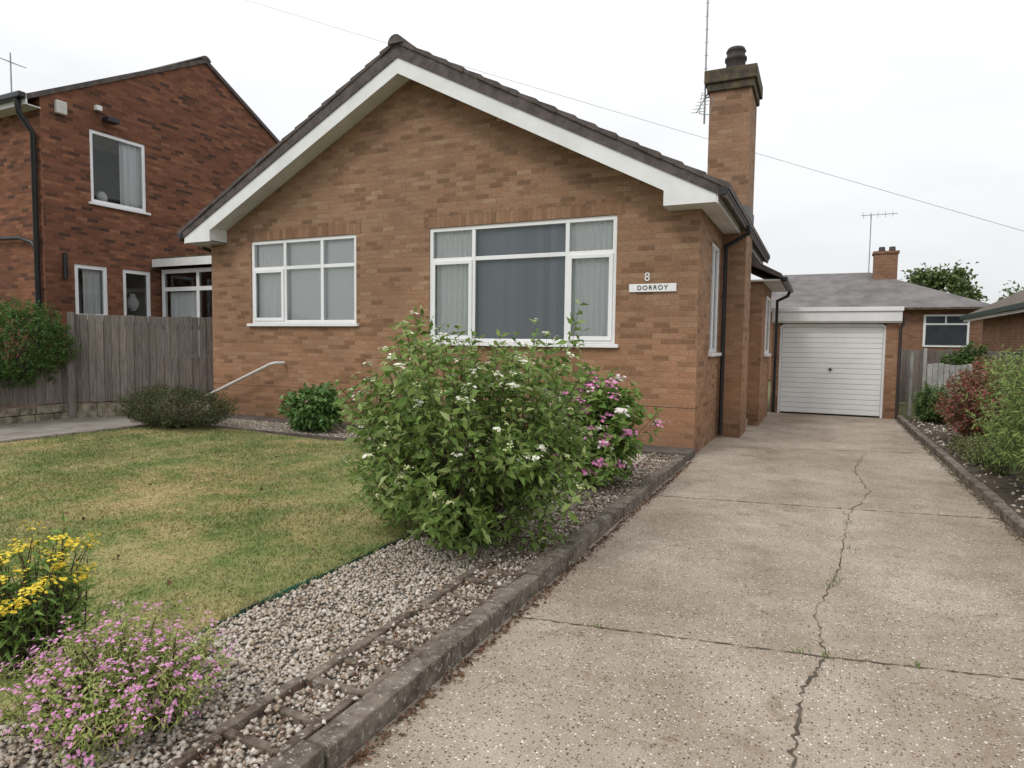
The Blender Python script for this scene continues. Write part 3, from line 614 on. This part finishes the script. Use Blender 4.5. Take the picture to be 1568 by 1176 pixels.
# ================================================================ plants
GR=[(.09,.15,.03),(.16,.26,.055),(.27,.36,.10),(.12,.21,.04),(.38,.44,.18)]
W_=[(.80,.78,.60),(.86,.85,.78)]
shrub('flowering_shrub',(-2.20,3.97,.04),.90,.82,1.50,1150,8,.082,.035,GR,.23,flower=[dict(n=115,m=9,r=.020,s=.016,cols=W_,k=4,out=.62),dict(n=240,m=8,r=.012,s=.008,cols=[(.55,.58,.25),(.74,.72,.48)],k=4,out=.6)],seed=1.3,lump=.22,wisps=120,inner=.32,trans=.32)
shrub('hydrangea',(-2.0,6.05,.05),.52,.52,1.10,440,8,.10,.06,[(.09,.18,.035),(.17,.28,.06),(.26,.37,.10)],.17,flower=[dict(n=44,m=26,r=.034,s=.022,cols=[(.62,.14,.38),(.74,.28,.53),(.82,.48,.64)],k=4,out=.6,minz=.15,side=(.4,-.9,0)),dict(n=10,m=26,r=.034,s=.022,cols=[(.8,.7,.7),(.85,.8,.75)],k=4,out=.7)],seed=.4,wisps=20,trans=.3)
shrub('small_shrub',(-7.0,7.75,.05),.48,.4,.72,240,8,.11,.06,[(.06,.14,.035),(.12,.23,.06),(.19,.31,.10)],.15,flower=[dict(n=4,m=4,r=.03,s=.02,cols=[(.6,.15,.25),(.6,.2,.3)])],seed=2,wisps=20)
shrub('low_mound_shrub',(-9.15,7.0,.03),1.10,.58,.68,1900,7,.032,.015,[(.035,.06,.018),(.07,.10,.03),(.11,.11,.045)],.07,seed=3,lump=.06,inner=.6,wisps=200)
shrub('hedge',(-12.22,6.2,.60),.60,1.16,1.42,3000,7,.045,.024,[(.045,.11,.02),(.09,.19,.04),(.14,.26,.06)],.08,seed=4,lump=.06,inner=.6,low=0,wisps=200)
shrub('hedge',(-12.5,4.4,.62),.55,1.3,1.48,2200,7,.045,.024,[(.045,.11,.02),(.09,.19,.04),(.14,.26,.06)],.08,seed=4.4,lump=.05,inner=.6,low=0)
M['gtwig']=plain('green_stem',(.25,.32,.09),.8)
shrub('heather',(-2.25,1.47,.03),.34,.34,.38,1000,9,.024,.006,[(.26,.36,.08),(.42,.48,.15),(.46,.40,.18)],.08,flower=[dict(n=620,m=5,r=.009,s=.0070,cols=[(.62,.24,.48),(.74,.38,.62),(.56,.18,.40),(.80,.52,.68)],minz=.1,out=.35)],seed=5,lump=.12,inner=.3,wisps=260,twigmat=M['gtwig'])
shrub('goldenrod',(-3.02,1.60,.03),.20,.26,.60,150,10,.07,.014,[(.12,.22,.05),(.22,.33,.08)],.2,flower=[dict(n=60,m=24,r=.020,s=.009,cols=[(.80,.58,.03),(.86,.70,.10)],minz=.5,out=.3)],seed=6,spread=.7)
EV=[(.12,.20,.05),(.24,.33,.09),(.34,.43,.15)]
shrub('evergreen_shrub',(2.36,7.75,.03),.90,1.30,1.64,2300,10,.070,.013,EV,.2,seed=7,spread=.5,lump=.12,wisps=120)
shrub('evergreen_shrub',(2.7,9.9,.03),.6,.8,1.1,700,10,.07,.016,[(.07,.14,.04),(.16,.25,.07)],.2,seed=8,spread=.6)
shrub('red_leaf_shrub',(2.25,11.6,.03),.62,.95,1.18,850,8,.06,.03,[(.30,.06,.06),(.10,.15,.05),(.36,.12,.10),(.24,.07,.05)],.15,seed=9,wisps=40)
shrub('green_shrub',(2.0,14.6,.03),.36,.6,.75,450,8,.06,.03,[(.07,.13,.035),(.15,.23,.07)],.15,seed=10)
shrub('red_leaf_shrub',(2.9,14.4,.03),.6,.8,1.25,600,8,.06,.03,[(.28,.06,.05),(.12,.17,.05),(.32,.11,.09)],.15,seed=9.5,wisps=30)
shrub('low_plant',(1.9,10.0,.03),.3,.8,.30,350,8,.05,.02,[(.12,.15,.05),(.2,.2,.09)],.1,seed=11)
shrub('fern',(1.85,8.9,.03),.3,.3,.5,40,14,.05,.015,[(.14,.24,.05),(.22,.32,.08)],.4,seed=12,spread=.5)
shrub('back_garden_shrub',(3.2,18.5,.0),.7,.6,1.5,700,8,.08,.05,[(.05,.10,.025),(.12,.2,.05)],.15,seed=13)
def tree(name,c,hgt,r,n):
    e=empty(name,c); A=[];Bq=[];c=np.array(c,float)
    tube('trunk',[tuple(c),tuple(c+[.1,0,hgt*.45])],.22,M['twig'],e)
    cl=[]
    for i in range(26):
        u=unit(rng.normal(size=3)); p=c+[0,0,hgt*.68]+u*np.array([r,r,hgt*.28])*(.5+.5*random.random()); cl.append(p); A.append(c+[0,0,hgt*.4]); Bq.append(p)
    sticks('limbs',A,Bq,.06,M['twig'],e); cl=np.array(cl)
    pos=cl[rng.integers(0,26,n)]+rng.normal(size=(n,3))*r*.15
    leaves('crown',pos,rng.normal(size=(n,3)),.3,.2,leafmat(name+'_leaf',[(.07,.11,.035),(.13,.18,.06),(.18,.23,.09)]),e)
tree('tree',(7.0,52,0),7.2,2.2,5000)
tree('tree',(13.5,60,0),5.6,3,4000)

# ================================================================ sky, sun, camera
w=bpy.data.worlds.new('World'); S.world=w; w.use_nodes=True; nt=w.node_tree; nt.nodes.clear()
out=N(nt,'ShaderNodeOutputWorld'); sky=N(nt,'ShaderNodeTexSky'); sky.sky_type='NISHITA'; sky.sun_disc=False
sky.sun_elevation=math.radians(50); sky.sun_rotation=math.radians(200)
b1=N(nt,'ShaderNodeBackground'); b1.inputs[1].default_value=.1; nt.links.new(sky.outputs[0],b1.inputs[0])
tc=N(nt,'ShaderNodeTexCoord').outputs['Generated']; mp=N(nt,'ShaderNodeMapping'); mp.inputs['Scale'].default_value=(1,1,3.2); nt.links.new(tc,mp.inputs[0])
c=ramp(nt,noise(nt,mp.outputs[0],2.2,3,.55),[(.35,(.82,.83,.845)),(.6,(.91,.915,.92))])
sz=N(nt,'ShaderNodeSeparateXYZ'); nt.links.new(tc,sz.inputs[0])
mr=N(nt,'ShaderNodeMapRange'); nt.links.new(sz.outputs[2],mr.inputs[0]); mr.inputs[1].default_value=0; mr.inputs[2].default_value=1; mr.inputs[3].default_value=.96; mr.inputs[4].default_value=1.75
b2=N(nt,'ShaderNodeBackground'); nt.links.new(c,b2.inputs[0]); nt.links.new(mr.outputs[0],b2.inputs[1])
mx=N(nt,'ShaderNodeMixShader'); mx.inputs[0].default_value=.92; nt.links.new(b1.outputs[0],mx.inputs[1]); nt.links.new(b2.outputs[0],mx.inputs[2]); nt.links.new(mx.outputs[0],out.inputs[0])
sl=bpy.data.lights.new('sun','SUN'); sl.energy=1.2; sl.angle=math.radians(14); sl.color=(1,.96,.9)
so=bpy.data.objects.new('sun',sl); so.rotation_euler=(math.radians(42),0,math.radians(-22)); COL.objects.link(so)
cam=bpy.data.cameras.new('camera'); cam.lens=22.96; cam.sensor_width=36; cam.clip_end=2000; cam.clip_start=.05
co=bpy.data.objects.new('camera',cam); COL.objects.link(co); S.camera=co
yaw=math.radians(25.2); p=math.radians(3.6); ro=.0125
f=Vector((-math.sin(yaw)*math.cos(p),math.cos(yaw)*math.cos(p),-math.sin(p))); R=Vector((math.cos(yaw),math.sin(yaw),0)); U=R.cross(f)
R2=R*math.cos(ro)+U*math.sin(ro); U2=U*math.cos(ro)-R*math.sin(ro)
mw=Matrix((R2,U2,-f)).transposed().to_4x4(); mw.translation=Vector((0,0,1.45)); co.matrix_world=mw
